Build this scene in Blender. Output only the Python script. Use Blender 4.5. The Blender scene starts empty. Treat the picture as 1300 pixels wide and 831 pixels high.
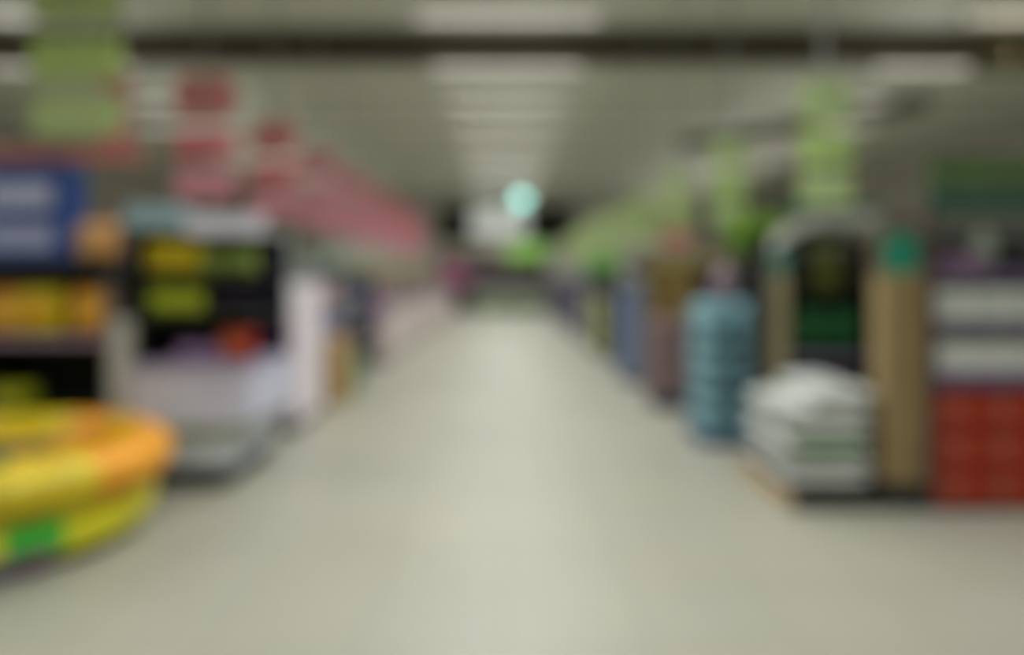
import bpy, bmesh, math, random
from mathutils import Vector, Matrix
random.seed(7)
C = bpy.context.scene.collection
R = math.radians
PI = math.pi

# ------------------------------------------------------------------ camera, world, lights, exposure
sc = bpy.context.scene
cd = bpy.data.cameras.new('camera'); cam = bpy.data.objects.new('camera', cd); C.objects.link(cam)
sc.camera = cam
EYE = 1.5; F = 950.0
cam.location = (0, 0, EYE); cam.rotation_euler = (R(90), 0, 0)
cd.sensor_width = 36.0; cd.lens = F/1300*36.0
cd.shift_x = 10/1300; cd.shift_y = -67.5/1300
cd.clip_start = 0.05; cd.clip_end = 200
cd.dof.use_dof = True                      # the photograph was taken focused on something very close
cd.dof.focus_distance = 0.30
cd.dof.aperture_fstop = 1.85
cd.dof.aperture_blades = 0

w = bpy.data.worlds.new('world'); sc.world = w; w.use_nodes = True
w.node_tree.nodes['Background'].inputs['Color'].default_value = (.9, .95, 1, 1)
w.node_tree.nodes['Background'].inputs['Strength'].default_value = 0.3
sc.view_settings.view_transform = 'Standard'
sc.view_settings.look = 'None'
sc.view_settings.gamma = 1.0
sc.view_settings.use_curve_mapping = False
sc.view_settings.exposure = 0.20
LAMP_W = 60.0                              # watts of each ceiling fixture
CEIL_FILL = 3.2                              # watts of an added upward fill that brightens the ceiling
LAMP_COL = (.985, 1.0, 1.0)
TUBE_E = .55

# ------------------------------------------------------------------ materials
def lin(c):
    return tuple((x/255/12.92 if x/255 <= .04045 else ((x/255+.055)/1.055)**2.4) for x in c)
MATS = {}
def mat(name, rgb, rough=.55, metal=0, vary=.12, scale=6.0, spec=.4, emit=None, trans=0):
    """procedural: base colour with a slight noise variation; rgb = 0-255 surface colour"""
    if name in MATS: return MATS[name]
    m = bpy.data.materials.new(name); m.use_nodes = True
    nt = m.node_tree; b = nt.nodes['Principled BSDF']
    c = lin(rgb)
    tc = nt.nodes.new('ShaderNodeTexCoord'); nz = nt.nodes.new('ShaderNodeTexNoise')
    nz.inputs['Scale'].default_value = scale; nz.inputs['Detail'].default_value = 3
    cr = nt.nodes.new('ShaderNodeValToRGB')
    cr.color_ramp.elements[0].position = .3; cr.color_ramp.elements[1].position = .7
    cr.color_ramp.elements[0].color = tuple(x*(1-vary) for x in c)+(1,)
    cr.color_ramp.elements[1].color = tuple(min(1, x*(1+vary)) for x in c)+(1,)
    nt.links.new(tc.outputs['Object'], nz.inputs['Vector'])
    nt.links.new(nz.outputs['Fac'], cr.inputs['Fac'])
    nt.links.new(cr.outputs['Color'], b.inputs['Base Color'])
    b.inputs['Roughness'].default_value = rough
    b.inputs['Metallic'].default_value = metal
    b.inputs['Specular IOR Level'].default_value = spec
    if trans: b.inputs['Transmission Weight'].default_value = trans
    if emit:
        b.inputs['Emission Color'].default_value = lin(emit[0])+(1,)
        b.inputs['Emission Strength'].default_value = emit[1]
    MATS[name] = m
    return m

# ------------------------------------------------------------------ mesh helpers
def nb(): return bmesh.new()
def add_box(bm, x0, x1, y0, y1, z0, z1, bev=0.0):
    r = bmesh.ops.create_cube(bm, size=1.0)
    vs = r['verts']
    for v in vs:
        v.co = Vector(((x0+x1)/2+v.co.x*(x1-x0), (y0+y1)/2+v.co.y*(y1-y0), (z0+z1)/2+v.co.z*(z1-z0)))
    if bev > 0:
        es = set()
        for v in vs: es.update(v.link_edges)
        bmesh.ops.bevel(bm, geom=list(es), offset=bev, segments=2, affect='EDGES', profile=.6)
    return bm
def add_lathe(bm, prof, seg=20, cx=0, cy=0, cz=0, sx=1, sy=1):
    rings = []
    for r, z in prof:
        rings.append([bm.verts.new((cx+sx*max(r, 1e-4)*math.cos(2*PI*i/seg), cy+sy*max(r, 1e-4)*math.sin(2*PI*i/seg), cz+z)) for i in range(seg)])
    for a, b in zip(rings, rings[1:]):
        for i in range(seg):
            j = (i+1) % seg
            bm.faces.new((a[i], a[j], b[j], b[i]))
    bm.faces.new(list(reversed(rings[0]))); bm.faces.new(rings[-1])
    return bm
def add_torus(bm, Rr, r, cz, seg=48, sub=14, sz=1.0):
    rings = []
    for i in range(seg):
        a = 2*PI*i/seg
        rings.append([bm.verts.new(((Rr+r*math.cos(2*PI*k/sub))*math.cos(a), (Rr+r*math.cos(2*PI*k/sub))*math.sin(a), cz+sz*r*math.sin(2*PI*k/sub))) for k in range(sub)])
    for i in range(seg):
        for k in range(sub):
            bm.faces.new((rings[i][k], rings[(i+1) % seg][k], rings[(i+1) % seg][(k+1) % sub], rings[i][(k+1) % sub]))
    return bm
def add_pillow(bm, w, d, h, n=8, pinch=.35, cx=0, cy=0, cz=0):
    """a stuffed bag lying flat: w x d x h, base at cz"""
    def f(u): return (1-abs(u)**3.2)**.42 if abs(u) < 1 else 0
    top = {}; bot = {}
    for i in range(n+1):
        for j in range(n+1):
            u = -1+2*i/n; v = -1+2*j/n
            s = f(u)*f(v)
            x = u*w/2*(1-.05*(1-abs(v))*0); y = v*d/2
            hh = h/2*s
            top[i, j] = bm.verts.new((cx+x, cy+y, cz+h/2+hh))
            bot[i, j] = top[i, j] if (i in (0, n) or j in (0, n)) else bm.verts.new((cx+x, cy+y, cz+h/2-hh*.95))
    for i in range(n):
        for j in range(n):
            bm.faces.new((top[i, j], top[i+1, j], top[i+1, j+1], top[i, j+1]))
            q = (bot[i, j], bot[i, j+1], bot[i+1, j+1], bot[i+1, j])
            bm.faces.new(q)
    return bm
def add_tube(bm, p, q, r, seg=10):
    p = Vector(p); q = Vector(q); d = (q-p)
    rot = d.to_track_quat('Z', 'Y').to_matrix().to_4x4()
    m = Matrix.Translation((p+q)/2) @ rot
    bmesh.ops.create_cone(bm, cap_ends=True, segments=seg, radius1=r, radius2=r, depth=d.length, matrix=m)
    return bm
def obj(name, bm, m, parent=None, smooth=False, loc=(0, 0, 0), label=None):
    bmesh.ops.recalc_face_normals(bm, faces=bm.faces)
    me = bpy.data.meshes.new(name); bm.to_mesh(me); bm.free()
    me.materials.append(m)
    if smooth:
        for p in me.polygons: p.use_smooth = True
    o = bpy.data.objects.new(name, me); C.objects.link(o); o.location = loc
    if parent: o.parent = parent
    if label: o['label'] = label
    return o
def tag(o, label, cat, group=None, kind=None):
    if label: o['label'] = label
    if cat: o['category'] = cat
    if group: o['group'] = group
    if kind: o['kind'] = kind
    return o
def thing(name, label, cat, loc=(0, 0, 0), rotz=0, group=None):
    o = bpy.data.objects.new(name, None); C.objects.link(o); o.empty_display_size = .1
    o.location = loc; o.rotation_euler = (0, 0, rotz)
    return tag(o, label, cat, group)
def struct(name, bm, m, parent=None):
    o = obj(name, bm, m, parent)
    if not parent: o['kind'] = 'structure'
    return o
def dup(src, loc, rot=(0, 0, 0), scale=(1, 1, 1), label=None, group=None):
    r = src.copy(); C.objects.link(r); r.location = loc; r.rotation_euler = rot; r.scale = scale
    if label: r['label'] = label
    if group: r['group'] = group
    for ch in src.children:
        c = ch.copy(); C.objects.link(c); c.parent = r
        for g in ch.children:
            e = g.copy(); C.objects.link(e); e.parent = c
    return r
PROTO = {}
def place(key, build, loc, label, group=None, rot=(0, 0, 0), scale=(1, 1, 1)):
    """the first of its kind is built, the rest are copies of it and its parts"""
    if key in PROTO:
        return dup(PROTO[key], loc, rot, scale, label, group)
    o = build(); PROTO[key] = o
    o.location = loc; o.rotation_euler = rot; o.scale = scale
    o['label'] = label
    if group: o['group'] = group
    return o

# ------------------------------------------------------------------ the hall: floor, walls, ceiling, girders
XW = 14.0; YB = 38.0; YF = -4.0; ZC = 5.6
def floor_mat():
    m = bpy.data.materials.new('floor_vinyl'); m.use_nodes = True
    nt = m.node_tree; b = nt.nodes['Principled BSDF']
    tc = nt.nodes.new('ShaderNodeTexCoord')
    br = nt.nodes.new('ShaderNodeTexBrick'); br.offset = 0
    br.inputs['Scale'].default_value = 1.0
    br.inputs['Color1'].default_value = lin((163, 161, 144))+(1,)
    br.inputs['Color2'].default_value = lin((160, 159, 144))+(1,)
    br.inputs['Mortar'].default_value = lin((138, 137, 124))+(1,)
    br.inputs['Mortar Size'].default_value = .004
    br.inputs['Brick Width'].default_value = .6; br.inputs['Row Height'].default_value = .6
    nz = nt.nodes.new('ShaderNodeTexNoise'); nz.inputs['Scale'].default_value = .8; nz.inputs['Detail'].default_value = 4
    mx = nt.nodes.new('ShaderNodeMixRGB'); mx.blend_type = 'MULTIPLY'; mx.inputs['Fac'].default_value = .25
    nt.links.new(tc.outputs['Object'], br.inputs['Vector']); nt.links.new(tc.outputs['Object'], nz.inputs['Vector'])
    nt.links.new(br.outputs['Color'], mx.inputs['Color1']); nt.links.new(nz.outputs['Fac'], mx.inputs['Color2'])
    nt.links.new(mx.outputs['Color'], b.inputs['Base Color'])
    b.inputs['Roughness'].default_value = .42
    b.inputs['Specular IOR Level'].default_value = .5
    return m
struct('floor', add_box(nb(), -XW, XW, YF, YB, -.2, 0), floor_mat())
struct('ceiling', add_box(nb(), -XW, XW, YF, YB, ZC, ZC+.2), mat('ceiling_deck', (198, 200, 186), .8, vary=.04))
wallm = mat('wall_paint', (180, 178, 168), .8, vary=.04)
struct('wall_left', add_box(nb(), -XW-.2, -XW, YF, YB, 0, ZC), wallm)
struct('wall_right', add_box(nb(), XW, XW+.2, YF, YB, 0, ZC), wallm)
struct('wall_back', add_box(nb(), -XW, XW, YB, YB+.2, 0, ZC), wallm)
struct('wall_front', add_box(nb(), -XW, XW, YF-.2, YF, 0, ZC), wallm)
bm = nb()                                  # ribs of the ceiling deck, one object
for k in range(16):
    y = 1.5+2.35*k-.9
    if y > 2: add_box(bm, -XW, XW, y, y+.10, ZC-.05, ZC)
struct('trim_1', bm, mat('deck_rib', (150, 150, 132), .8))
for i, y in enumerate((12.75,)):
    g = nb()
    add_box(g, -XW, XW, y-.14, y+.14, ZC-.48, ZC-.44); add_box(g, -XW, XW, y-.14, y+.14, ZC-.03, ZC)
    add_box(g, -XW, XW, y-.05, y+.05, ZC-.44, ZC-.03)
    struct('beam', g, mat('girder_brown', (92, 82, 68), .7))

# dark recesses in the back wall, each a dark opening with a frame
for i, (x0, x1) in enumerate(((-3.25, -1.1), (1.05, 3.6))):
    d = struct('window_%d' % (i+1), add_box(nb(), x0, x1, YB-.06, YB-.001, 3.2, 4.85), mat('dark_glazing', (14, 13, 12), .3))
    f = nb()
    for a in ((x0-.06, x1+.06, 4.85, 4.91), (x0-.06, x1+.06, 3.14, 3.2)): add_box(f, a[0], a[1], YB-.09, YB-.001, a[2], a[3])
    for a in (x0-.06, x1): add_box(f, a, a+.06, YB-.09, YB-.001, 3.2, 4.85)
    obj('window_frame', f, mat('dark_frame', (45, 42, 38), .6), d)

# ceiling luminaires: housing, diffuser, hanger; area lamp faces down, added fill faces the ceiling
def make_lum():
    t = thing('ceiling_light', 'x', 'ceiling light')
    b = nb(); add_box(b, -1.2, 1.2, -.09, .09, .05, .12, .01); add_box(b, -1.2, -1.16, -.09, .09, 0, .05); add_box(b, 1.16, 1.2, -.09, .09, 0, .05)
    obj('housing', b, mat('lum_white', (200, 198, 190), .5), t)
    for s in (-.045, .045):
        b = nb(); add_tube(b, (-1.15, s, .03), (1.15, s, .03), .016)
        obj('tube', b, mat('fluorescent_tube', (240, 238, 230), .4, emit=((255, 250, 240), TUBE_E)), t)
    for s in (-1, 1): obj('hanger', add_tube(nb(), (s*.8, 0, .12), (s*.8, 0, ZC-4.72), .006, 6), mat('hanger_wire', (120, 120, 115), .5), t)
    ld = bpy.data.lights.new('lum_light', 'AREA'); ld.shape = 'RECTANGLE'; ld.size = 2.2; ld.size_y = .14
    ld.energy = LAMP_W; ld.color = LAMP_COL; ld.spread = R(145)
    lo = bpy.data.objects.new('lamp_light', ld); C.objects.link(lo); lo.parent = t; lo.location = (0, 0, -.005)
    lu = bpy.data.lights.new('ceiling_fill', 'AREA'); lu.shape = 'RECTANGLE'; lu.size = 2.2; lu.size_y = .14
    lu.energy = CEIL_FILL; lu.color = LAMP_COL
    lo = bpy.data.objects.new('ceiling_fill_light', lu); C.objects.link(lo); lo.parent = t; lo.location = (0, 0, .13); lo.rotation_euler = (PI, 0, 0)
    return t
rows = [9.5+2.35*k for k in range(-4, 12)]
for ci, X in enumerate((0.05, 7.0, -7.0)):
    nm = ('over the middle of the aisle', 'in the line right of the aisle', 'in the line left of the aisle')[ci]
    for ri, y in enumerate(rows):
        seen = {4: 'nearest visible', 5: 'second', 6: 'third', 7: 'fourth', 8: 'fifth'}.get(ri)
        lab = ('%s transverse tube light %s' % (seen, nm)) if seen else (('far' if ri > 8 else 'overhead near') + ' transverse tube light ' + nm)
        if ci == 2: xx = X
        else: xx = X
        place('lum', make_lum, (xx, y, 4.72), lab, 'tube lights hung '+nm)

# ------------------------------------------------------------------ hanging category signs
def sign(name, x, y, w, panels, cols, label, group, pole=.02, zt=ZC, emb=(215, 205, 200)):
    t = thing(name, label, 'sign', (x, y, 0), 0, group)
    b = nb(); add_tube(b, (0, .03, panels[-1][0]-panels[-1][1]/2), (0, .03, zt), pole)
    obj('pole', b, mat('sign_pole', (150, 150, 148), .5), t)
    for i, (z, h) in enumerate(panels):
        bm_ = nb()
        if i == 0:                         # rounded top picture panel
            add_box(bm_, -w/2, w/2, -.012, .012, z-h/2, z+h/2)
            ed = [e for e in bm_.edges if abs(e.verts[0].co.x-e.verts[1].co.x) < 1e-5 and abs(e.verts[0].co.z-e.verts[1].co.z) < 1e-5]
            bmesh.ops.bevel(bm_, geom=ed, offset=min(w, h)*.3, segments=6, affect='EDGES', profile=.5)
        else:
            add_box(bm_, -w/2, w/2, -.012, .012, z-h/2, z+h/2, .006)
        p = obj('sign_panel', bm_, cols[i], t)
        if i == 0:
            e = nb(); bmesh.ops.create_cone(e, cap_ends=True, segments=24, radius1=min(w, h)*.27, radius2=min(w, h)*.27, depth=.008,
                                            matrix=Matrix.Translation((0, -.016, z+h*.04)) @ Matrix.Rotation(PI/2, 4, 'X'))
            obj('emblem', e, mat('emblem_%d%d%d' % emb, emb, .6), p)
        else:
            e = nb(); add_box(e, -w*.32, w*.32, -.016, -.012, z-h*.10, z+h*.10)
            obj('stripe', e, mat('stripe_%d%d%d' % emb, emb, .6), p)
    return t
RED = mat('sign_red', (246, 122, 134), .5); RED2 = mat('sign_pale_red', (238, 142, 142), .5); PINK = mat('sign_pink', (248, 160, 176), .5)
GRN = mat('sign_green', (184, 214, 122), .5); GRN2 = mat('sign_pale_green', (186, 208, 142), .5)
ORD = ['first', 'second', 'third', 'fourth', 'fifth', 'sixth', 'seventh', 'eighth', 'ninth', 'tenth', 'eleventh', 'twelfth', 'thirteenth']
LP = [(3.36, .44), (2.86, .30), (2.44, .30)]
for k in range(0, 10):
    y = 5.48+2.35*k
    if k == 0:
        sign('category_sign', -3.13, y, .66, [(3.49, .29), (3.08, .30), (2.67, .30)], [GRN2, GRN, GRN2],
             'large green three-panel hanging sign at the upper left, nearest of the left row', 'green hanging signs', emb=(185, 200, 150))
    else:
        sign('category_sign', -3.13, y, .62, LP, [RED2, RED, PINK] if k < 3 else [PINK, PINK, PINK],
             '%s red three-panel hanging sign in the left row, counted from the front' % ORD[k-1], 'red hanging signs along the left', emb=(215, 170, 170))
    sign('category_sign', 2.36 if k < 1 else 2.36, y, .37, [(2.76, .32), (2.42, .24), (2.12, .24)], [GRN2, GRN if k < 4 else GRN2, GRN2],
         '%s green three-panel hanging sign in the right row, counted from the front' % ORD[k], 'green hanging signs along the right', emb=(185, 205, 160))
sign('category_sign', -3.42, 6.6, .25, [(3.12, .36), (2.78, .26)], [RED2, RED], 'narrow red hanging sign half hidden behind the big green sign', 'red signs behind the green one', emb=(200, 140, 140))
t = thing('shelf_banner', 'long thin pink red banner under the big green sign', 'banner', (-3.15, 5.6, 2.40))
obj('banner_panel', add_box(nb(), -.7, .45, -.01, .01, -.05, .05, .004), mat('banner_red', (205, 120, 112), .5), t)
b = nb(); add_tube(b, (-.4, 0, .05), (-.4, 0, ZC-2.40), .005, 6); add_tube(b, (.3, 0, .05), (.3, 0, ZC-2.40), .005, 6)
obj('hanger', b, mat('hanger_wire', (120, 120, 115)), t)

# ------------------------------------------------------------------ shelving units
def shelf_unit(name, label, loc, rotz, w, dp, shelves, top, M, header=None, group=None, plinth=.12, side=True, rails=True, side_r=None):
    """local frame: front at y=0 facing -y, x from 0 to w, depth dp"""
    t = thing(name, label, 'shelving', loc, rotz, group)
    obj('plinth', add_box(nb(), 0, w, .03, dp, 0, plinth, .004), M['plinth'], t)
    obj('back_panel', add_box(nb(), 0, w, dp-.03, dp, plinth, top), M['back'], t)
    if side:
        obj('side_panel', add_box(nb(), -.03, 0, 0, dp, 0, top, .004), M['side'], t)
        wr = side_r or .03
        obj('side_panel', add_box(nb(), w, w+wr, 0, dp, 0, top, .004), M['side'], t)
    for z in shelves:
        s = obj('shelf_board', add_box(nb(), 0.002, w-.002, .015, dp-.03, z-.03, z, .003), M['shelf'], t)
        if rails: obj('price_rail', add_box(nb(), 0.002, w-.002, 0, .014, z-.045, z+.005, .003), M['rail'], s)
    if header:
        for (z0, z1, m) in header:
            obj('header', add_box(nb(), -.03, w+.03, -.02, .02, z0, z1, .006), m, t)
    return t
blk = mat('black_panel', (16, 16, 15), .7); dkpur = mat('dark_purple_panel', (34, 28, 48), .6)  # near-black backs also put the shade inside the open bays into colour
grey = mat('grey_metal', (128, 130, 126), .5); ltgrey = mat('light_grey', (168, 168, 160), .5)
plinthm = mat('plinth_dark', (40, 40, 38), .6); railp = mat('rail_purple', (108, 98, 120), .5)
railg = mat('rail_grey', (158, 138, 156), .5); white = mat('white_enamel', (205, 204, 202), .4)

# product builders
def carton(key, w, d, h, col, band=None, name='carton', cat='carton'):
    def f():
        t = tag(obj(name, add_box(nb(), -w/2, w/2, -d/2, d/2, 0, h, .006), mat('c_'+key, col, .6)), 'x', cat)
        if band:
            for (bc, z0, z1, ww) in band:
                obj('label_band', add_box(nb(), -w*ww/2, w*ww/2, -d/2-.004, -d/2+.001, h*z0, h*z1), mat('cb_%s%d' % (key, int(z0*100)), bc, .6), t)
        return t
    return f
def pouch(key, w, d, h, col, mark=None, name='pouch', cat='pouch'):
    """stand-up stuffed pouch"""
    def f():
        b = nb(); add_pillow(b, w, h, d, 8)
        bmesh.ops.rotate(b, verts=b.verts, cent=(0, 0, 0), matrix=Matrix.Rotation(PI/2, 3, 'X'))
        bmesh.ops.translate(b, verts=b.verts, vec=(0, d/2, h/2))
        t = tag(obj(name, b, mat('p_'+key, col, .45), None, True), 'x', cat)
        if mark:
            e = nb(); add_lathe(e, [(0.01, 0), (1, 0), (1, .02*d), (.01, .02*d)], 18, sx=w*.28, sy=h*.22)
            bmesh.ops.rotate(e, verts=e.verts, cent=(0, 0, 0), matrix=Matrix.Rotation(PI/2, 3, 'X'))
            bmesh.ops.translate(e, verts=e.verts, vec=(0, -d*.50, h*.52))
            obj('emblem', e, mat('pm_'+key, mark, .5), t)
        return t
    return f
def bottle(key, r, h, col, capc, name='bottle', cat='bottle', lab=None):
    def f():
        t = thing(name, 'x', cat)
        b = nb(); add_lathe(b, [(r*.9, 0), (r, .02*h), (r, .62*h), (r*.85, .72*h), (r*.38, .84*h), (r*.36, .92*h)], 16)
        bo = obj('body', b, mat('b_'+key, col, .3), t, True)
        obj('cap', add_lathe(nb(), [(r*.42, .90*h), (r*.42, h)], 12), mat('bc_'+key, capc, .5), t)
        if lab: obj('wrap_label', add_lathe(nb(), [(r*1.01, .2*h), (r*1.01, .52*h)], 16), mat('bl_'+key, lab, .5), t, True)
        return t
    return f
def row(key, build, n, x0, dx, y, z, label, group, jx=.0, jr=2, scale=(1, 1, 1), tilt=0):
    for i in range(n):
        place(key, build, (x0+dx*i+random.uniform(-jx, jx), y, z), label, group, rot=(R(tilt), 0, R(random.uniform(-jr, jr))), scale=scale)

# ------------------------------------------------------------------ LEFT FRONT: open shelving with blue packs and yellow packs
M0 = dict(plinth=plinthm, back=blk, side=grey, shelf=mat('shelf_black', (26, 25, 24), .6), rail=railg)
u = shelf_unit('display_shelving', 'dark open shelving at the left edge, blue packs on top, behind the yellow tub',
           (-4.45, 5.35, 0), 0, 1.60, .55, [.50, 1.05], 1.52, M0)
obj('end_block', add_box(nb(), 1.632, 1.83, 0, .5, 0, 1.18, .01), mat('end_grey', (186, 190, 186), .5), u)
s = obj('shelf_board', add_box(nb(), 0, 1.82, 0, .56, 1.522, 1.582, .005), M0['shelf'], u)
obj('price_rail', add_box(nb(), 0.0, 1.82, -.015, -.001, 1.50, 1.60, .003), mat('rail_black', (30, 28, 26), .6), s)
BLUE = carton('bluepack', .60, .34, .73, (34, 66, 128), [((176, 180, 212), .54, .80, .80), ((160, 166, 202), .14, .38, .84)], 'nappy_pack', 'pack')
place('bluepack', BLUE, (-3.50, 5.60, 1.583), 'big blue pack with two white bands, top of the left shelving', rot=(0, 0, R(-4)))
place('bluepack', BLUE, (-4.14, 5.60, 1.583), 'big blue banded pack at the very left edge, beside another', rot=(0, 0, R(2)))
place('dkblue', carton('dkblue', .14, .34, .52, (40, 52, 96), None, 'carton'), (-3.11, 5.70, 1.583), 'slim dark blue carton right of the big blue pack')
place('oranround', pouch('oranround', .30, .20, .30, (200, 148, 88), (210, 168, 110)), (-2.96, 5.46, 1.583), 'round orange pouch at the end of the top left shelf')
POY = pouch('packyel', .36, .20, .36, (196, 178, 20), (214, 150, 30), 'snack_pouch', 'pouch')
POO = pouch('packora', .36, .20, .36, (216, 150, 44), (226, 176, 60), 'snack_pouch', 'pouch')
place('packora', POO, (-3.60, 5.48, 1.05), 'orange pouch at the left frame edge on the middle shelf')
place('packyel', POY, (-3.36, 5.45, 1.05), 'yellow pouch between two orange pouches on the middle left shelf')
place('packora', POO, (-2.99, 5.48, 1.05), 'orange pouch nearest the grey post on the middle left shelf')
place('packora', POO, (-3.98, 5.48, 1.05), 'orange pouch hidden beyond the left frame edge')
row('darkgreenbag', pouch('darkgreenbag', .30, .2, .34, (22, 30, 14), (30, 40, 20), 'refuse_bag', 'bag'), 2, -4.25, .33, 5.62, .50,
    'black green bag on the dark lower shelf at the left edge', 'dark bags on the lower left shelf')
row('yelgreen', pouch('yelgreen', .40, .3, .42, (150, 158, 12), (176, 170, 20), 'garden_bag', 'bag'), 1, -3.36, .4, 4.95-.28, .52,
    'yellow green bag standing at the left edge behind the tub', None)
PROTO['yelgreen'].location = (-3.60, 5.52, .50); PROTO['yelgreen'].scale = (.85, .8, .45)
tag(obj('carton', add_box(nb(), -.2, .2, -.15, .15, 0, .12, .006), mat('c_under', (120, 118, 20))), 'low olive carton on the floor under the left shelving', 'carton')
bpy.data.objects['carton'].location = (-4.2, 5.6, .12)

# orange and purple goods stacked behind, over the shelving
shelf_unit('gondola', 'grey shelving behind the blue packs and the white counter at the left', (-4.4, 6.30, 0), 0, 1.75, .5, [.5, 1.0, 1.5], 1.92, dict(M0, back=mat('back_mid_grey', (110, 104, 98))))
row('brownred', carton('brownred', .30, .3, .20, (140, 84, 72), None, 'carton'), 1, -3.25, .3, 6.62, 1.92, 'reddish brown carton on top of the shelving behind the counter', None)
row('magbox', carton('magbox', .22, .3, .10, (120, 56, 118), None, 'carton'), 1, -2.98, .3, 6.55, 1.92, 'small magenta carton beside the reddish brown carton', None)

# ------------------------------------------------------------------ yellow round tub
YEL = mat('tub_yellow', (232, 226, 32), .35); ORG = mat('tub_orange', (224, 152, 24), .4); YO = mat('tub_yellow_orange', (206, 184, 26), .35)
t = thing('display_tub', 'large round yellow tub with two fat rings at the lower left', 'tub', (-2.95, 4.28, 0))
tb = nb(); add_lathe(tb, [(.76, 0), (.78, .02), (.78, .06), (.76, .07)], 48); obj('base', tb, plinthm, t, True)
obj('lower_ring', add_torus(nb(), .725, .15, .18, sz=1.0), YEL, t, True)
obj('upper_ring', add_torus(nb(), .82, .15, .43, sz=.9), YO, t, True)
for (q0, q1, mm, ll) in ((-26, 42, 'tub_orange', 'orange stretch of the upper ring'), (54, 86, 'tub_orange', 'orange stretch at the back of the upper ring')):
    pb = nb(); rg = []
    for i_ in range(15):
        aa = R(q0+(q1-q0)*i_/14)
        rg.append([pb.verts.new(((.82+.153*math.cos(2*PI*k_/16))*math.cos(aa), (.82+.153*math.cos(2*PI*k_/16))*math.sin(aa), .43+.9*.153*math.sin(2*PI*k_/16))) for k_ in range(16)])
    for i_ in range(14):
        for k_ in range(16): pb.faces.new((rg[i_][k_], rg[i_+1][k_], rg[i_+1][(k_+1) % 16], rg[i_][(k_+1) % 16]))
    obj('ring_panel', pb, MATS[mm], t, True, label=ll)
obj('inner_wall', add_lathe(nb(), [(.60, .12), (.62, .14), (.62, .44), (.60, .40), (.60, .29), (.01, .28)], 48), ORG, t, True)
# label on the ring facing the aisle: green arch over a white and purple field
def patch(rr, a0, a1, z0, z1, zc, rz, n=14, k=.95, lift=.006):
    b_ = nb(); g = []
    for i in range(n+1):
        a = a0+(a1-a0)*i/n; rw = []
        for j in range(7):
            z = z0+(z1-z0)*j/6; q = max(-1, min(1, (z-zc)/(rz*k))); r_ = rr+rz*math.sqrt(max(0, 1-q*q))+lift
            rw.append(b_.verts.new((r_*math.cos(a), r_*math.sin(a), z)))
        g.append(rw)
    for i in range(n):
        for j in range(6): b_.faces.new((g[i][j], g[i+1][j], g[i+1][j+1], g[i][j+1]))
    return b_
lab_c = R(-42)
obj('label_patch', patch(.725, lab_c-.16, lab_c+.14, .10, .27, .18, .15), mat('label_green', (60, 190, 60), .5), t, True, label='green patch on the tub side')
obj('label_patch', patch(.725, lab_c-.28, lab_c+.10, .045, .12, .18, .15, lift=.012), mat('label_white', (190, 180, 210), .5), t, True, label='white and mauve patch low on the tub')
obj('label_patch', patch(.725, lab_c-.12, lab_c+.08, .10, .135, .18, .15, lift=.018), mat('label_purple', (170, 70, 120), .5), t, True, label='purple arc on the tub side')
ORP = pouch('tuborange', .30, .16, .22, (224, 150, 26), (226, 170, 40), 'snack_pouch', 'pouch')
k = 0
for (a, r_, z) in [(0, .48, .33), (22, .46, .35), (-25, .46, .33), (-48, .44, .32), (-70, .42, .28), (-10, .24, .33), (-60, .16, .28), (-95, .42, .26)]:
    place('tuborange', ORP, (-2.95+r_*math.cos(R(a)), 4.28+r_*math.sin(R(a)), z-.02), 'orange pouch heaped in the right and front of the yellow tub', 'orange pouches heaped in the tub',
          rot=(R(-68), 0, R(a+30)))
GRP = pouch('tubgreen', .30, .16, .22, (92, 112, 50), (110, 120, 84), 'snack_pouch', 'pouch')
for (a, r_) in [(160, .42), (190, .42), (225, .42), (255, .40), (180, .15), (55, .48), (80, .48), (105, .48), (130, .46), (60, .20), (110, .18)]:
    place('tubgreen', GRP, (-2.95+r_*math.cos(R(a)), 4.28+r_*math.sin(R(a)), .32), 'dull green pouch lying in the middle and back of the yellow tub', 'green pouches heaped in the tub',
          rot=(R(-75), 0, R(a)))

# ------------------------------------------------------------------ white counter with dark shelves (second from the front, left)
t = thing('display_counter', 'white counter with dark shelves above, standing behind the yellow tub', 'counter', (-2.60, 5.20, 0))
obj('plinth', add_box(nb(), .16, .66, .06, 1.0, 0, .14, .01), mat('plinth_black', (20, 20, 20)), t)
obj('lower_body', add_box(nb(), .10, .70, .03, 1.05, .14, .40, .02), mat('counter_grey_white', (194, 200, 208), .45), t)
obj('lip', add_box(nb(), .02, .80, -.02, 1.06, .40, .45, .008), mat('lip_green_grey', (140, 146, 120), .5), t)
cb = obj('counter_body', add_box(nb(), 0, .84, 0, 1.08, .45, .84, .02), mat('counter_white', (196, 196, 214), .4), t)
obj('counter_top', add_box(nb(), -.01, .85, -.01, 1.09, .84, .865, .006), mat('counter_top', (150, 142, 166), .4), t)
obj('back_panel', add_box(nb(), 0, .84, .84, .88, .865, 1.80), dkpur, t)
obj('side_panel', add_box(nb(), -.02, .0, .10, .88, .865, 1.80), blk, t)
for (z) in (1.22, 1.50):
    s = obj('shelf_board', add_box(nb(), 0.0, .84, .14, .84, z-.03, z, .004), M0['shelf'], t)
    obj('price_rail', add_box(nb(), 0.0, .84, .12, .139, z-.04, z+.006, .003), mat('rail_dark_green', (44, 50, 32)), s)
obj('header', add_box(nb(), -.10, .34, .08, .12, 1.83, 1.99, .01), mat('header_teal', (146, 178, 188), .5), t, label='teal half of the header')
obj('header', add_box(nb(), .34, .90, .08, .12, 1.78, 1.92, .01), mat('header_grey_white', (212, 212, 224), .5), t, label='grey white half of the header')
obj('roof_panel', add_box(nb(), -.02, .86, .12, .88, 1.80, 1.83, .004), ltgrey, t)
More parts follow.
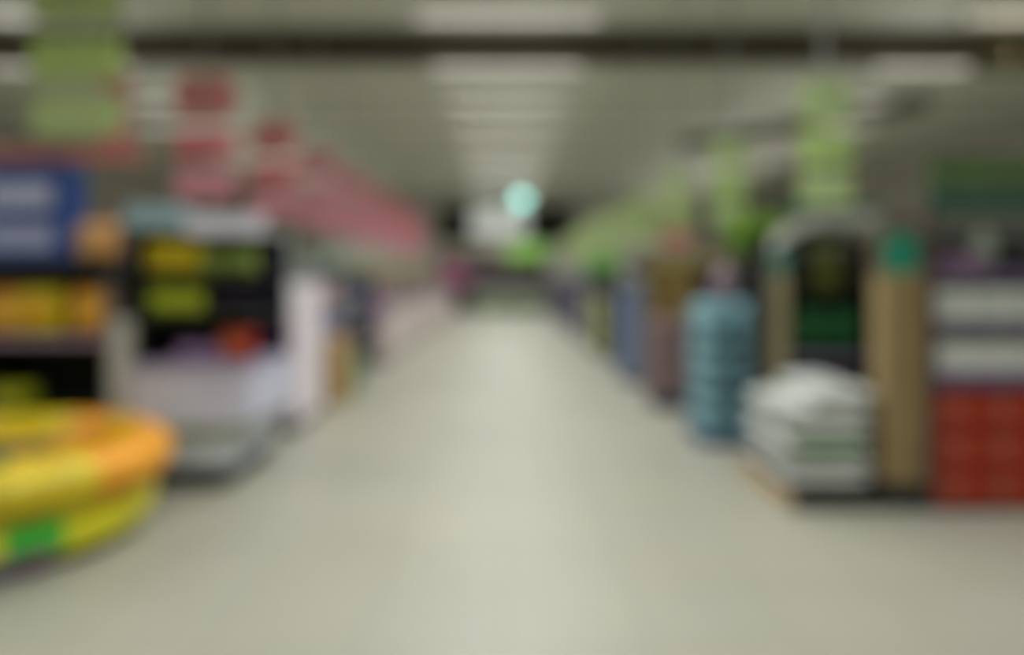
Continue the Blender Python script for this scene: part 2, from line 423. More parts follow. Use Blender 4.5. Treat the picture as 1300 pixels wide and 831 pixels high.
YP = pouch('yelpack', .24, .16, .25, (222, 208, 26), (190, 150, 14), 'snack_pouch', 'pouch')
place('yelpack', YP, (-2.50, 5.46, 1.50), 'yellow pouch at the left of the top shelf over the white counter')
place('yelpack', YP, (-2.31, 5.46, 1.50), 'yellow pouch second from left on the shelf over the white counter')
for i, x in enumerate((-2.10, -1.90)):
    place('olpack', pouch('olpack', .20, .16, .19, (124, 144, 62), (130, 150, 76), 'snack_pouch', 'pouch'), (x, 5.46, 1.50), 'olive green pouch on the top shelf over the white counter', 'olive pouches over the counter')
for i, x in enumerate((-2.49, -2.29)):
    place('limepack', pouch('limepack', .22, .16, .18, (196, 208, 40), (170, 196, 60), 'snack_pouch', 'pouch'), (x, 5.46, 1.22), 'lime pouch on the lower shelf over the white counter', 'lime pouches over the counter')
for i, x in enumerate((-2.06, -1.90)):
    place('dkpack', pouch('dkpack', .18, .14, .2, (26, 20, 40), (50, 40, 70), 'snack_pouch', 'pouch'), (x, 5.50, 1.22), 'dark purple pouch on the lower shelf over the white counter', 'dark pouches over the counter')
place('redball', pouch('redball', .26, .18, .24, (158, 44, 30), (170, 100, 44), 'fruit_bag', 'bag'), (-1.93, 5.42, .865), 'red and orange bag at the right end of the white counter')
for i, x in enumerate((-2.12, -2.30)):
    place('mauve', pouch('mauve', .2, .16, .13+.05*0, (140, 112, 150), (160, 130, 160), 'gift_bag', 'bag'), (x+.02, 5.44, .865), 'mauve bag in the middle of the white counter', 'mauve bags on the counter')
for i, x in enumerate((-2.34,)):
    place('redsm', pouch('redsm', .16, .12, .12, (150, 40, 30), (120, 120, 40), 'fruit_bag', 'bag'), (x-.02, 5.62, .865), 'small dark red bag at the back of the white counter')
place('blackbox', carton('blackbox', .34, .2, .30, (12, 18, 10), None, 'carton'), (-2.41, 5.86, .865), 'black carton standing at the back left of the white counter')

# ------------------------------------------------------------------ LEFT: tall pinkish-white block, then the run behind it
t = thing('fridge_cabinet', 'tall narrow pinkish white cabinet beside the aisle, right of the white counter', 'cabinet', (-2.36, 6.98, 0))
obj('plinth', add_box(nb(), .03, .38, .03, 1.0, 0, .10, .005), plinthm, t)
obj('body', add_box(nb(), 0, .42, 0, 1.05, .10, 1.40, .025), mat('cabinet_pink_white', (222, 212, 218), .4), t)
d_ = obj('door', add_box(nb(), .02, .40, -.03, -.002, .16, 1.00, .008), mat('cabinet_pink_door', (216, 200, 210), .4), t)
obj('handle', add_box(nb(), .35, .37, -.055, -.03, .5, .8, .005), grey, d_)
obj('upper_panel', add_box(nb(), .02, .40, -.03, -.002, 1.03, 1.37, .008), mat('cabinet_white_panel', (226, 222, 222), .4), t)
M1 = dict(plinth=plinthm, back=mat('back_green_grey', (70, 76, 64)), side=mat('side_pale', (150, 156, 148), .5), shelf=mat('shelf_olive', (56, 58, 42), .6), rail=railg)
hdr = [(1.72, 1.90, mat('header_grey_green', (138, 150, 146), .5))]
shelf_unit('gondola', 'aisle-side shelving with a grey green header behind the pinkish cabinet', (-2.4, 6.95, 0), R(90), 1.45, .55, [.45, .85, 1.2, 1.5], 1.72, M1, hdr)
shelf_unit('gondola', 'aisle-side shelving with a grey green header past the pinkish cabinet', (-2.12, 8.55, 0), R(90), 1.35, .6, [.40, .80, 1.15, 1.42], 1.66, M1, [(1.60, 1.78, mat('header_sage', (126, 142, 124), .5))])
OLB = carton('olivebox', .16, .2, .16, (70, 82, 36), None)
for i in range(6): place('olivebox', OLB, (-2.6, 7.12+.22*i, 1.50), 'dark olive carton on the top shelf behind the pinkish cabinet', 'olive cartons on the top shelf', rot=(0, 0, R(90)))
G1 = [('tancart', (172, 142, 96), 'tan'), ('greencart', (80, 128, 70), 'green')]
for lvl in range(4):
    for i in range(2):
        place('tancart', carton('tancart', .26, .24, .19, (176, 142, 92), [((190, 160, 120), .3, .7, .7)]), (-1.985, 8.66+.29*i, .0+.19*lvl), 'tan carton in the floor stack past the pinkish cabinet', 'tan cartons stacked by the aisle', rot=(0, 0, R(90)))
for lvl in range(3):
    for i in range(2):
        place('greencart', carton('greencart', .26, .24, .19, (74, 112, 74), [((120, 150, 100), .3, .7, .7)]), (-1.97, 9.30+.28*i, .0+.19*lvl), 'green carton in the floor stack beside the tan cartons', 'green cartons stacked by the aisle', rot=(0, 0, R(90)))
for i in range(4):
    place('slateblue', carton('slateblue', .26, .26, .32, (86, 88, 126), None), (-2.27, 8.72+.31*i, .80), 'slate blue carton on the shelf over the tan stack', 'slate blue cartons', rot=(0, 0, R(90)))
for i in range(4):
    place('brownc', carton('brownc', .26, .26, .24, (150, 128, 116), None), (-2.27, 8.72+.31*i, 1.15), 'pale brown carton on the shelf over the slate blue ones', 'pale brown cartons', rot=(0, 0, R(90)))
for i in range(5):
    place('navyc', carton('navyc', .22, .26, .2, (44, 44, 72), None), (-2.27, 8.7+.26*i, 1.42), 'navy carton on the top shelf over the brown ones', 'navy cartons on the top shelf', rot=(0, 0, R(90)))
M2 = dict(plinth=plinthm, back=mat('back_navy', (36, 40, 60)), side=mat('side_navy', (44, 48, 66)), shelf=mat('shelf_navy', (44, 48, 60)), rail=railg)
shelf_unit('gondola', 'dark blue shelving on the left where the pale low counters begin', (-2.15, 10.15, 0), R(90), 2.2, .6, [.45, .85, 1.15], 1.50, M2, [(1.44, 1.58, mat('header_dkgreen', (70, 92, 84), .5))])
for i in range(7):
    place('navyb', carton('navyb', .25, .3, .25, (42, 48, 84), None), (-2.36, 10.32+.29*i, 1.15), 'navy carton on the upper shelf of the dark blue shelving', 'navy cartons on dark blue shelving', rot=(0, 0, R(90)))
    place('tealb', carton('tealb', .25, .3, .25, (52, 92, 84), None), (-2.36, 10.32+.29*i, .85), 'teal carton on the lower shelf of the dark blue shelving', 'teal cartons on dark blue shelving', rot=(0, 0, R(90)))
place('purp', carton('purp', .3, .3, .26, (134, 62, 146), None), (-2.2, 12.75, .80), 'purple carton on the first pale low counter', rot=(0, 0, R(90)))

# pale low counters and shelving behind them, receding on the left
def make_low():
    t = thing('low_counter', 'x', 'counter')
    obj('plinth', add_box(nb(), .03, 2.17, .04, .66, 0, .10, .004), mat('plinth_brown', (110, 92, 82)), t)
    obj('body', add_box(nb(), 0, 2.2, 0, .7, .10, .70, .02), mat('low_pink_grey', (200, 184, 180), .45), t)
    obj('rim', add_box(nb(), -.01, 2.21, -.02, .71, .70, .78, .01), mat('low_rim', (186, 178, 174), .45), t)
    return t
ML = dict(plinth=plinthm, back=mat('back_tan', (128, 116, 92)), side=mat('side_tan', (138, 126, 98)), shelf=mat('shelf_tan', (140, 126, 100)), rail=railg)
for k in range(7):
    y = 12.5+2.35*k
    if y+2.2 > 29.2: break
    place('lowc', make_low, (-1.95, y, 0), '%s pale low counter along the left of the aisle, counted from the front' % ORD[k], 'pale low counters along the left', rot=(0, 0, R(90)))
    shelf_unit('gondola', '%s tan shelving behind the pale low counters on the left' % ORD[k], (-2.72, y, 0), R(90), 2.1, .5, [.95, 1.25], 1.62, ML, [(1.55, 1.75, mat('header_tan', (160, 146, 108), .5))], 'tan shelving along the left')
    cols = [('pk1', (186, 160, 160), 'pinkish'), ('gy1', (150, 146, 146), 'grey'), ('tn1', (176, 160, 128), 'tan'), ('mv1', (150, 132, 150), 'mauve')]
    for i in range(6):
        kk, cc, nn = cols[(i+k) % 4]
        place(kk, carton(kk, .28, .26, .24, cc, None), (-2.92, y+.2+.34*i, .95), '%s carton on the lower tan shelves far down the left' % nn, '%s cartons down the left' % nn, rot=(0, 0, R(90)))
        kk, cc, nn = cols[(i+k+2) % 4]
        place(kk, carton(kk, .28, .26, .24, cc, None), (-2.92, y+.2+.34*i, 1.25), '%s carton on the upper tan shelves far down the left' % nn, '%s cartons on the upper shelves' % nn, rot=(0, 0, R(90)))
    for i in range(3):
        kk, cc, nn = cols[(i*2+k) % 4]
        place('w'+kk, carton('w'+kk, .5, .4, .10, cc, None, 'tray'), (-2.28, y+.4+.7*i, .78), 'low %s tray on a pale counter down the left' % nn, 'low %s trays on the counters' % nn, rot=(0, 0, R(90)))

# ------------------------------------------------------------------ RIGHT FRONT: shelving facing us with red crates below
MR = dict(plinth=plinthm, back=mat('back_grey_green', (96, 98, 88)), side=mat('side_plum', (84, 70, 66)), shelf=mat('shelf_dark_purple', (48, 42, 52), .5), rail=mat('rail_dark_purple', (96, 84, 110), .5))
HG = mat('header_green', (76, 104, 50), .5); HT = mat('header_dark_teal', (26, 82, 66), .5)
shelf_unit('display_shelving', 'green-headed shelving at the right edge with white goods over red crates', (2.72, 4.72, 0), 0, 1.5, .6, [.87, 1.20, 1.54], 1.90, MR,
           [(2.07, 2.23, HG), (1.90, 2.04, HT)], plinth=.03)
def make_crate():
    W, D, H = .285, .36, .245
    t = thing('bottle_crate', 'x', 'crate')
    b = nb()
    for (a0, a1, c0, c1) in ((-W/2, W/2, -D/2, -D/2+.015), (-W/2, W/2, D/2-.015, D/2), (-W/2, -W/2+.015, -D/2+.015, D/2-.015), (W/2-.015, W/2, -D/2+.015, D/2-.015)):
        add_box(b, a0, a1, c0, c1, 0, H, .003)
    add_box(b, -W/2, W/2, -D/2, D/2, 0, .012)
    obj('body', b, mat('crate_red', (160, 46, 18), .45), t)
    r_ = nb()
    add_box(r_, -W/2-.006, W/2+.006, -D/2-.006, -D/2, H-.03, H)
    obj('rim', r_, mat('crate_rim', (140, 34, 12), .45), t)
    e = nb(); bmesh.ops.create_cone(e, cap_ends=True, segments=20, radius1=.055, radius2=.055, depth=.008, matrix=Matrix.Translation((0, -D/2-.004, H*.52)) @ Matrix.Rotation(PI/2, 4, 'X'))
    obj('emblem', e, mat('crate_emblem', (160, 90, 70), .5), t)
    return t
for c in range(4):
    for l in range(3):
        lv = ('bottom', 'middle', 'top')[l]; cn = ('leftmost', 'second', 'third', 'fourth')[c]
        place('crate', make_crate, (2.865+.292*c, 4.93, .03+.247*l), 'red plastic crate with a pale round mark, %s row, %s column from the tan column' % (lv, cn), 'red crates under the right shelving')
ru = bpy.data.objects['display_shelving.001']
for ch in list(ru.children):                # deep price rails on this unit
    for g in ch.children:
        if g.name.startswith('price_rail'): g.data = g.data.copy(); zz = max(v.co.z for v in g.data.vertices); [setattr(v.co, 'z', zz-.085) for v in g.data.vertices if v.co.z < zz-.03]
# white goods on the shelves
row('wpack', carton('wpack', .225, .2, .21, (212, 214, 206), [((180, 190, 178), .3, .7, .7)], 'tissue_pack', 'pack'), 6, 2.86, .235, 4.86, 1.20, 'white tissue pack on the shelf just below eye level, right edge', 'white packs on the upper right shelf')
row('wpack2', carton('wpack2', .21, .2, .20, (208, 214, 200), [((196, 180, 200), .1, .4, .7)], 'tissue_pack', 'pack'), 3, 2.86, .215, 4.86, .87, 'white pack on the shelf directly above the red crates', 'white packs above the red crates')
row('gpack', carton('gpack', .20, .2, .19, (50, 66, 50), None, 'tissue_pack', 'pack'), 3, 3.52, .215, 4.88, .87, 'dark green pack right of the white packs above the crates', 'dark green packs above the crates')
row('mauvet', carton('mauvet', .24, .2, .07, (158, 120, 150), None, 'tray'), 1, 2.94, .25, 4.85, 1.54, 'flat mauve tray at the left of the top shelf, right unit', None)
for i, (x, kk, cc) in enumerate(((2.90, 'dk', (52, 52, 46)), (3.06, 'dk', (52, 52, 46)), (3.23, 'lt', (160, 170, 150)), (3.40, 'dk', (60, 64, 54)), (3.56, 'dk', (60, 64, 54)), (3.72, 'dk', (60, 64, 54)), (3.9, 'lt', (160, 170, 150)))):
    place('btr'+kk, bottle('btr'+kk, .065, .30, cc, (120, 130, 110), lab=tuple(min(255, int(v*1.1)) for v in cc)), (x, 5.04, 1.54), '%s bottle on the top shelf of the right shelving' % ('pale' if kk == 'lt' else 'dark'), '%s bottles on the top right shelf' % kk.replace('dk', 'dark').replace('lt', 'pale'))

# pallet with sacks and tan column
t = thing('pallet', 'black pallet carrying the white sacks and the tan column', 'pallet', (1.84, 4.74, 0))
b = nb()
for i in range(6): add_box(b, 0, .86, .02+.17*i, .14+.17*i, .085, .11, .003)
obj('deck', b, mat('pallet_black', (28, 27, 26)), t)
for y in (.02, .45, .87):
    obj('runner', add_box(nb(), 0, .86, y, y+.12, 0, .085, .003), mat('pallet_black', (28, 27, 26)), t)
obj('end_cap', add_box(nb(), -.03, -.002, .02, .98, .0, .10, .003), mat('pallet_tan', (176, 150, 112)), t, label='tan strip on the aisle side')
def make_sack():
    t = tag(obj('sack', add_pillow(nb(), .58, .42, .125, 12), mat('sack_white', (190, 193, 187), .6), None, True), 'x', 'sack')
    return t
def make_sack_g():
    t = tag(obj('sack', add_pillow(nb(), .58, .42, .125, 12), mat('sack_white', (190, 193, 187), .6), None, True), 'x', 'sack')
    b_ = nb(); add_box(b_, -.20, .22, -.222, .222, .030, .096, .02)
    obj('green_band', b_, mat('sack_green', (104, 142, 92), .6), t, True)
    return t
for l in range(5):
    g = l == 2
    for r_ in range(2):
        rs = 'front' if r_ == 0 else 'rear'
        sx = (.0, .012, -.02, .015, .0)[l]
        place('sackg' if g else 'sack', make_sack_g if g else make_sack, (2.09+sx, 5.0+.43*r_, .11+.108*l),
              '%s white sack%s, %s layer from the bottom of the sack pile' % (rs, ' with green band' if g else '', ORD[l]), 'white sacks piled on the pallet', rot=(0, 0, R(random.uniform(-3, 3))))
for r_, sc_, xx in ((0, .72, 2.19), (1, .62, 2.22)):
    place('sack', make_sack, (xx, 5.0+.43*r_, .11+.108*5), '%s white sack of the short top layer on the right side of the sack pile' % ('front', 'rear')[r_], 'white sacks piled on the pallet', rot=(0, 0, R(2)), scale=(sc_, 1, 1))
# tan column
t = thing('display_column', 'tall tan cardboard column topped by a teal sign at right', 'display', (2.40, 4.76, .11))
obj('base', add_box(nb(), .01, .31, 0, .24, 0, .05, .004), plinthm, t)
b = nb()
add_box(b, .03, .30, .02, .20, .05, 1.39, .01)
obj('body', b, mat('cardboard_tan', (152, 132, 92), .7), t)
for x in (.07, .15, .23):
    obj('groove', add_box(nb(), x-.004, x+.004, .012, .021, .06, 1.37), mat('cardboard_line', (132, 110, 68), .7), t)
h_ = obj('sign_board', add_box(nb(), .02, .27, .03, .06, 1.39, 1.66, .02), mat('teal_sign', (36, 140, 112), .5), t, label='square teal sign on top')
fr = nb()
for a in ((0, .02, 1.39, 1.69), (.27, .29, 1.39, 1.69)): add_box(fr, a[0], a[1], .03, .06, a[2], a[3])
add_box(fr, 0, .29, .03, .06, 1.67, 1.70)
obj('frame', fr, mat('sign_frame', (120, 104, 84), .6), h_)

# arched display behind the sacks
t = thing('arched_display', 'arch-topped display stand with green goods behind the white sacks', 'display', (2.08, 5.85, 0))
W_ = .86
obj('plinth', add_box(nb(), 0, W_, 0, .5, 0, .12, .004), plinthm, t)
obj('back_panel', add_box(nb(), .03, W_-.03, .46, .49, .12, 1.86), mat('back_blackgreen', (16, 20, 14)), t)
obj('post', add_box(nb(), 0, .15, 0, .06, .12, 1.52, .01), mat('post_tan', (146, 138, 104), .5), t, label='tan left post')
obj('post_cap', add_box(nb(), .02, .14, -.012, .055, 1.52, 1.68, .02), mat('post_teal', (80, 140, 122), .5), t, label='teal cap of the left post')
obj('post', add_box(nb(), W_-.06, W_, 0, .06, .12, 1.80, .01), mat('post_tan2', (120, 104, 84), .5), t, label='brown right post')
b = nb(); n = 14                              # arch band
pr = [(.02+.82*i/n, 1.62+.26*math.sin(PI*min(1, (i+1)/(n*.55))*.5)) for i in range(n+1)]
for (xa, za), (xb, zb) in zip(pr, pr[1:]):
    vs = [b.verts.new(p) for p in ((xa, -.02, za), (xb, -.02, zb), (xb, -.02, zb+.10), (xa, -.02, za+.10), (xa, .05, za), (xb, .05, zb), (xb, .05, zb+.10), (xa, .05, za+.10))]
    for q in ((0, 1, 2, 3), (7, 6, 5, 4), (0, 4, 5, 1), (3, 2, 6, 7), (0, 3, 7, 4), (1, 5, 6, 2)): b.faces.new([vs[i] for i in q])
bmesh.ops.remove_doubles(b, verts=b.verts, dist=1e-5)
obj('arch', b, mat('arch_white', (196, 196, 188), .5), t, label='whitish arch')
obj('header', add_box(nb(), .12, W_, .0, .03, 1.975, 2.05, .01), mat('header_teal_dk', (50, 98, 80), .5), t, label='dark teal strip over the arch')
obj('side_panel', add_box(nb(), -.01, .0, 0, .49, .12, 1.62), mat('side_dark2', (22, 22, 20)), t)
obj('side_panel', add_box(nb(), W_-.03, W_, .061, .49, .12, 1.80), MATS['side_dark2'], t)
for z in (.86, 1.33):
    s = obj('shelf_board', add_box(nb(), .0, W_-.06, .07, .46, z-.03, z, .004), M0['shelf'], t)
    obj('price_rail', add_box(nb(), 0, W_-.06, .062, .069, z-.04, z+.006, .002), mat('rail_mauve', (140, 132, 152)) if z < 1 else blk, s)
row('blackb', pouch('blackb', .2, .15, .38, (12, 13, 8), (20, 20, 14), 'compost_bag', 'bag'), 1, 2.36, .2, 6.0, 1.33, 'black bag on the top shelf of the arched display', None)
row('olivebag', pouch('olivebag', .20, .15, .40, (96, 100, 40), (84, 88, 30), 'compost_bag', 'bag'), 1, 2.57, .2, 6.0, 1.33, 'olive bag on the top shelf of the arched display', None)
row('dkolive', pouch('dkolive', .16, .15, .40, (48, 46, 20), (40, 40, 16), 'compost_bag', 'bag'), 1, 2.76, .2, 6.0, 1.33, 'dark olive bag at the right of the arched display', None)
row('grnbag', pouch('grnbag', .26, .18, .40, (26, 84, 40), (40, 100, 54), 'compost_bag', 'bag'), 2, 2.46, .27, 6.02, .86, 'deep green bag on the lower shelf of the arched display', 'green bags on the arched display')
row('blackb2', pouch('blackb2', .2, .15, .36, (16, 18, 14), (24, 26, 20), 'compost_bag', 'bag'), 1, 2.24, .2, 6.04, .86, 'black bag at the left of the arched display, lower shelf', None)

# water jugs
def make_jug():
    t = thing('water_jug', 'x', 'jug')
    r = .145
    b = nb(); pr = [(r*.86, 0), (r*.98, .015)]
    for i in range(4): pr += [(r, .03+.07*i), (r, .08+.07*i), (r*.95, .088+.07*i), (r*.95, .094+.07*i)]
    pr += [(r, .315), (r*.9, .335), (r*.4, .358), (r*.22, .366), (r*.22, .380)]
    add_lathe(b, pr, 24)
    obj('body', b, mat('jug_blue', (138, 182, 190), .25, vary=.2, scale=9, trans=.15), t, True)
    obj('cap', add_lathe(nb(), [(r*.27, .365), (r*.27, .395)], 14), mat('jug_cap', (44, 84, 110), .4), t)
    obj('wrap_label', add_lathe(nb(), [(r*1.004, .12), (r*1.004, .20)], 24), mat('jug_label', (72, 112, 124), .5), t, True)
    return t
t = thing('jug_stand', 'low dark blue base under the stacked water jugs', 'stand', (1.72, 6.52, 0))
obj('base', add_box(nb(), 0, .62, 0, .62, 0, .09, .015), mat('stand_navy', (26, 60, 98), .5), t)
for l in range(3):
    for i in range(2):
        for j in range(2):
            place('jug', make_jug, (1.875+.305*i, 6.68+.305*j, .09+.40*l), 'blue water jug, %s layer, %s %s of the jug stack' % (('bottom', 'middle', 'top')[l], ('front', 'rear')[j], ('aisle side', 'shelf side')[i]),
                  'water jugs stacked by the aisle', rot=(0, 0, random.uniform(0, 6)))
    if l < 2:
        o = tag(obj('layer_board', add_box(nb(), 1.73, 2.33, 6.53, 7.13, .485+.40*l, .489+.40*l), mat('board_blue', (70, 112, 124))), '%s thin board between layers of water jugs' % ('lower', 'upper')[l], 'board')
place('topbott', bottle('topbott', .085, .33, (150, 134, 142), (190, 150, 160), lab=(160, 130, 140)), (2.0, 6.82, 1.286), 'pinkish grey bottle standing on top of the jug stack')
PROTO['jug']
# dark display with greenery behind the jugs
t = thing('plant_display', 'black display rack with greenery on top behind the water jugs', 'display', (2.30, 7.45, 0))
obj('plinth', add_box(nb(), 0, .55, 0, .6, 0, .1), plinthm, t)
obj('back_panel', add_box(nb(), 0, .55, .56, .6, .1, 1.52), blk, t)
obj('side_panel', add_box(nb(), -.02, 0, 0, .6, .1, 1.52), blk, t)
for z in (.5, .95, 1.55):
    obj('shelf_board', add_box(nb(), 0, .55, 0, .56, z-.03, z), M0['shelf'], t)
row('blackc', carton('blackc', .24, .3, .34, (20, 20, 20), None), 2, 2.44, .26, 7.65, .95, 'black carton on the black rack under the greenery', 'black cartons under the greenery')
def make_plant(key, col, nleaf, h, w):
    def f():
        t = thing('potted_plant', 'x', 'plant')
        obj('pot', add_lathe(nb(), [(.05, 0), (.07, .12), (.078, .125), (.078, .14), (.06, .14)], 16), mat('pot_green', (70, 84, 44), .7), t, True)
        b_ = nb(); rnd = random.Random(hash(key) % 97 if False else len(key)*7)
        for i in range(nleaf):
            a = rnd.uniform(0, 2*PI); el = rnd.uniform(.3, 1.4); ln = rnd.uniform(.5, 1.0)
            tip = Vector((math.cos(a)*math.cos(el)*w*ln, math.sin(a)*math.cos(el)*w*ln, .14+math.sin(el)*h*ln))
            basep = Vector((math.cos(a)*.02, math.sin(a)*.02, .13)); mid = basep.lerp(tip, .62)+Vector((0, 0, .03))
            side = Vector((-math.sin(a), math.cos(a), 0))*.035*1.3
            vs = [b_.verts.new(p) for p in (basep, mid+side, tip, mid-side, mid+Vector((0, 0, .012)))]
            b_.faces.new((vs[0], vs[1], vs[4])); b_.faces.new((vs[1], vs[2], vs[4])); b_.faces.new((vs[2], vs[3], vs[4])); b_.faces.new((vs[3], vs[0], vs[4]))
        obj('foliage', b_, mat('leaf_'+key, col, .5, vary=.25, scale=20), t)
        return t
    return f
for i, (x, y) in enumerate(((2.42, 7.72), (2.62, 7.74), (2.80, 7.7))):
    place('plantA', make_plant('bright', (150, 196, 72), 190, .50, .17), (x, y, 1.55), '%s leafy green potted plant on top of the black rack' % ('leftmost', 'middle', 'rightmost')[i], 'potted plants on the black rack', rot=(0, 0, i*2.1))

# pink stack with yellow-tan display, blue grey stack
t = thing('stack_base', 'low navy base under the dusty pink cartons', 'stand', (1.68, 8.30, 0))
obj('base', add_box(nb(), 0, .50, 0, .62, 0, .14, .01), mat('stand_navy2', (40, 46, 70), .5), t)
for l in range(5):
    for j in range(2):
        place('pinkc', carton('pinkc', .48, .29, .17, (120, 97, 98), [((128, 108, 106), .3, .7, .8)]), (1.93, 8.46+.30*j, .14+.17*l), '%s dusty pink carton, %s layer from the bottom of the pink stack' % (('front', 'rear')[j], ORD[l]), 'dusty pink cartons stacked by the aisle')
t = thing('tan_display', 'yellow tan display shelves standing behind the pink cartons', 'display', (1.80, 9.0, 0))
obj('plinth', add_box(nb(), 0, .85, 0, .5, 0, .1), plinthm, t)
obj('back_panel', add_box(nb(), 0, .85, .46, .5, .1, 1.78), mat('back_darkbrown', (40, 28, 20)), t)
obj('side_panel', add_box(nb(), -.03, 0, 0, .5, .1, 1.78), mat('side_olive', (92, 80, 44)), t)
obj('post', add_box(nb(), .42, .47, -.01, .03, .1, 1.78), mat('post_yellow', (150, 132, 80)), t)
obj('header', add_box(nb(), -.03, .85, -.03, .02, 1.62, 1.78, .01), mat('header_yellow_tan', (150, 138, 96)), t)
for z in (.95, 1.3):
    obj('shelf_board', add_box(nb(), 0, .85, 0, .46, z-.03, z), mat('shelf_brown', (70, 56, 40)), t)
for i in range(2):
    place('yellc', carton('yellc', .2, .25, .30, (142, 122, 66), None), (1.91+.22*i, 9.16, 1.30), 'yellow tan carton on the upper tan display shelf', 'yellow tan cartons, upper shelf')
    place('yellc', carton('yellc', .2, .25, .30, (142, 122, 66), None), (1.91+.22*i, 9.16, .95), 'yellow tan carton on the lower tan display shelf', 'yellow tan cartons, lower shelf')
    place('dkbrc', carton('dkbrc', .18, .25, .34, (44, 28, 18), None), (2.37+.19*i, 9.18, 1.30), 'dark brown carton on the tan display', 'dark brown cartons on the tan display')
t = thing('red_topper', 'small pink red sign on top of the tan display', 'sign', (2.12, 9.15, 1.78))
obj('panel', add_box(nb(), -.20, .16, -.01, .01, .07, .24, .03), mat('topper_red', (200, 108, 108)), t); obj('foot', add_box(nb(), -.03, .03, -.03, .03, 0, .08), grey, t)
t = thing('stack_base', 'low dark base under the blue grey cartons', 'stand', (1.66, 10.2, 0))
obj('base', add_box(nb(), 0, .44, 0, .9, 0, .08, .01), plinthm, t)
for l in range(6):
    for j in range(3):
        place('bluec', carton('bluec', .42, .28, .195, (104, 118, 146), [((118, 132, 158), .3, .7, .8)]), (1.88, 10.36+.29*j, .08+.195*l), '%s blue grey carton, %s layer from the bottom of the blue stack' % (('front', 'middle', 'rear')[j], ORD[l]), 'blue grey cartons stacked by the aisle')
place('greyt', bottle('greyt', .09, .28, (130, 134, 138), (150, 150, 150)), (1.84, 10.4, 1.25), 'grey bottle standing on the blue grey cartons')

# right aisle run receding
MQ = dict(plinth=plinthm, back=mat('back_q', (70, 72, 74)), side=mat('side_q', (66, 66, 66)), shelf=mat('shelf_q', (74, 72, 80)), rail=railp)
shelf_unit('gondola', 'dark shelving rising behind the blue grey cartons on the right', (2.1, 12.6, 0), R(-90), 2.2, .6, [.5, .9, 1.3], 1.75, MQ, [(1.70, 1.85, mat('header_q', (96, 96, 84)))])
for k in range(7):
    y1 = 15.0+2.35*k-.05; y0 = y1-2.1
    if y1 > 29.3: break
    shelf_unit('gondola', '%s aisle-side shelving past the dark unit along the right' % ORD[k], (1.72, y1, 0), R(-90), 2.1, .6, [.12, .50, .85, 1.15], 1.35, MQ, [(1.32, 1.42, mat('header_q2', (88, 92, 112)))], 'shelving along the right')
    cs = [[('rwh', (196, 194, 184), 'white'), ('ryg', (168, 178, 84), 'yellow green')], [('rwh', (196, 194, 184), 'white'), ('rwh', (196, 194, 184), 'white')], [('rgy', (150, 148, 152), 'grey'), ('rpu', (104, 98, 130), 'purple')]][min(k, 2)]
    for i in range(6):
        for zi, z in enumerate((.12, .50, .85)):
            kk, cc, nn = cs[1] if (zi or k) else ('ryg', (184, 196, 70), 'yellow green')
            place(kk, carton(kk, .26, .24, .27, cc, None), (1.90, y0+.2+.34*i, z), '%s carton on the aisle-side shelves down the right' % nn, '%s cartons down the right' % nn, rot=(0, 0, R(-90)))
    if k < 2:
        for i in range(5):
            place('plantB', make_plant('deep', (120, 190, 76), 90, .40, .19), (1.95, y0+.3+.40*i, 1.38+.0), 'small green potted plant atop the right shelving beyond the blue stack', 'potted plants along the right shelving', rot=(0, 0, i*1.3))
    else:
        for i in range(4):
            kk, cc, nn = (('rpu', (104, 98, 130), 'purple'), ('rwh', (196, 194, 184), 'white'))[i % 2]
            place(kk, carton(kk, .26, .24, .27, cc, None), (1.95, y0+.3+.45*i, 1.15), '%s carton on the top shelf far down the right' % nn, '%s cartons on the far top shelf' % nn, rot=(0, 0, R(-90)), scale=(1, 1, .6))

# ------------------------------------------------------------------ BACK of the aisle
MB_ = dict(plinth=plinthm, back=mat('back_brown', (92, 84, 78)), side=mat('side_brown', (80, 72, 68)), shelf=mat('shelf_brown2', (74, 66, 62)), rail=railg)
shelf_unit('back_shelving', 'brown grey shelving across the far end of the aisle, left part', (-2.6, 29.6, 0), 0, 2.7, .6, [.12, .6, 1.1, 1.6], 2.5, MB_, [(2.35, 2.55, mat('header_beige', (150, 146, 124)))])
shelf_unit('back_shelving', 'green-topped shelving across the far end of the aisle, right part', (.2, 29.6, 0), 0, 1.5, .6, [.12, .6, 1.1, 1.6], 2.4, MB_, [(2.05, 2.75, mat('header_bright_green', (140, 190, 90)))])
row('mag', carton('mag', .36, .3, .4, (186, 110, 146), None), 3, -2.35, .42, 29.8, 1.1, 'magenta carton on the far end shelving', 'magenta cartons at the far end')
row('mag', carton('mag', .36, .3, .4, (186, 110, 146), None), 2, -2.35, .42, 29.8, 1.6, 'magenta carton on the upper far end shelf', 'magenta cartons on the upper far shelf')
row('fgr', carton('fgr', .36, .3, .4, (110, 150, 84), None), 5, -.9, .42, 29.8, .12, 'green carton on the lowest far end shelf', 'green cartons at the far end') if False else None
for i in range(3): place('fgr', carton('fgr', .36, .3, .4, (110, 150, 84), None), (-1.0+.42*i, 29.8, .12), 'green carton on the lowest shelf of the left far shelving', 'green cartons at the far left end')
for i in range(4): place('fgr', carton('fgr', .36, .3, .4, (110, 150, 84), None), (.40+.38*i, 29.8, .12), 'green carton on the lowest shelf of the right far shelving', 'green cartons at the far right end')
for i in range(4): place('fgy', carton('fgy', .36, .3, .4, (150, 150, 140), None), (.40+.38*i, 29.8, .6), 'grey carton on the second shelf of the right far shelving', 'grey cartons at the far right end')
for i in range(3): place('fgy', carton('fgy', .36, .3, .4, (150, 150, 140), None), (-1.0+.42*i, 29.8, .6), 'grey carton on the second shelf of the left far shelving', 'grey cartons at the far left end')

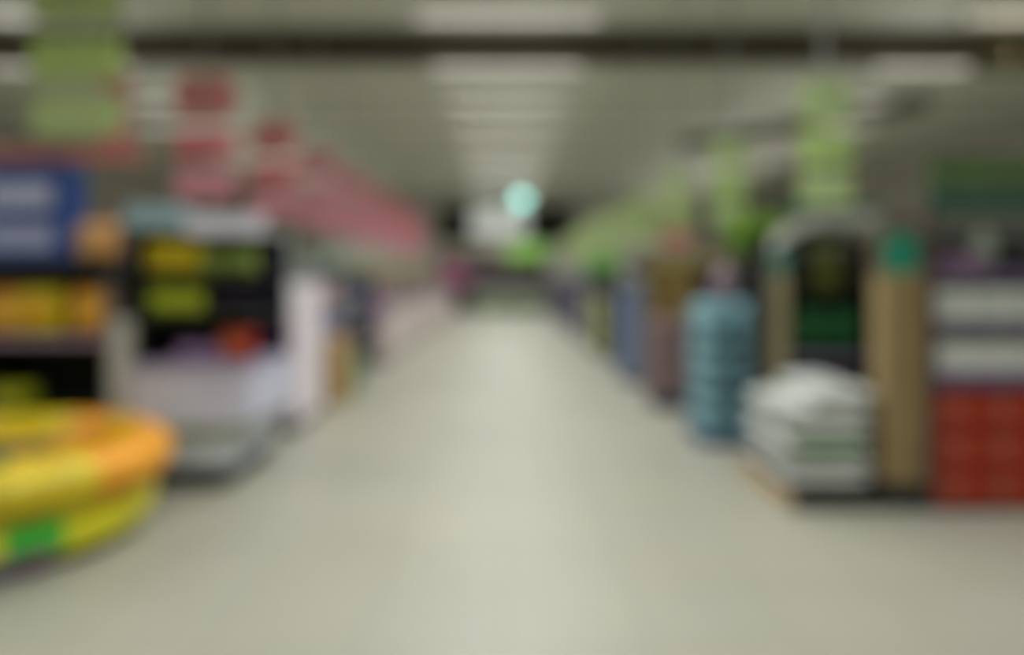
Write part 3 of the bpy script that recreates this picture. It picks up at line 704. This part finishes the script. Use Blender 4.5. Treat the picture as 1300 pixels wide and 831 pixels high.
# pale banner added in place of a whitish glow, and round cyan light above the far end
t = thing('glow_banner', 'tall pale banner standing in for the whitish glow over the far aisle end', 'banner', (-.22, 28.0, 0))
obj('cloth', add_box(nb(), -1.05, 1.10, -.02, .02, 2.95, 5.0, .01), mat('glow_white', (240, 250, 248), .6), t)
b = nb(); add_tube(b, (-1.1, 0, 5.0), (1.15, 0, 5.0), .03)
for s in (-.8, .8): add_tube(b, (s, 0, 5.0), (s, 0, ZC), .01, 6)
obj('hanger', b, mat('hanger_wire', (120, 120, 115)), t)
t = thing('round_light', 'round cyan lit disc sign hanging over the far aisle end', 'light', (.62, 26.5, 4.12))
b = nb(); bmesh.ops.create_cone(b, cap_ends=True, segments=32, radius1=.25, radius2=.25, depth=.12, matrix=Matrix.Rotation(PI/2, 4, 'X'))
obj('disc', b, mat('cyan_lit', (150, 220, 210), .4, emit=((130, 215, 205), .36)), t)
b = nb(); add_torus(b, .26, .025, 0, 32, 8); bmesh.ops.rotate(b, verts=b.verts, cent=(0, 0, 0), matrix=Matrix.Rotation(PI/2, 3, 'X'))
obj('rim', b, ltgrey, t, True)
b = nb(); add_tube(b, (0, 0, .27), (0, 0, ZC-4.12), .03); obj('pole', b, ltgrey, t)

# sloping yellowish duct and brown frame under the ceiling at right
t = thing('sloping_duct', 'yellowish grey duct sloping up to the right under the ceiling', 'duct', (0, 13.05, 0))
b = nb(); add_tube(b, (3.1, 0, 3.75), (7.4, 0, 4.50), .11, 16); obj('pipe', b, mat('duct_yellow_grey', (96, 94, 66), .6), t, True)
for x, z in ((3.6, 3.84), (5.2, 4.12), (6.8, 4.40)): obj('hanger', add_tube(nb(), (x, 0, z), (x, 0, ZC), .012, 6), mat('hanger_wire', (120, 120, 115)), t)
t = thing('cable_tray', 'brownish yellow cable frame under the ceiling at the upper right corner', 'cable frame', (0, 9.3, 0))
b = nb()
for x in (5.9, 6.35, 6.8, 7.25): add_box(b, x-.04, x+.04, -.05, .05, 4.05, 4.5)
add_box(b, 5.8, 7.4, -.05, .05, 4.42, 4.5); add_box(b, 5.8, 7.4, -.05, .05, 4.02, 4.08)
obj('frame', b, mat('tray_brown', (104, 92, 50), .7), t)
for x in (5.95, 7.2): obj('hanger', add_tube(nb(), (x, 0, 4.5), (x, 0, ZC), .012, 6), mat('hanger_wire', (120, 120, 115)), t)
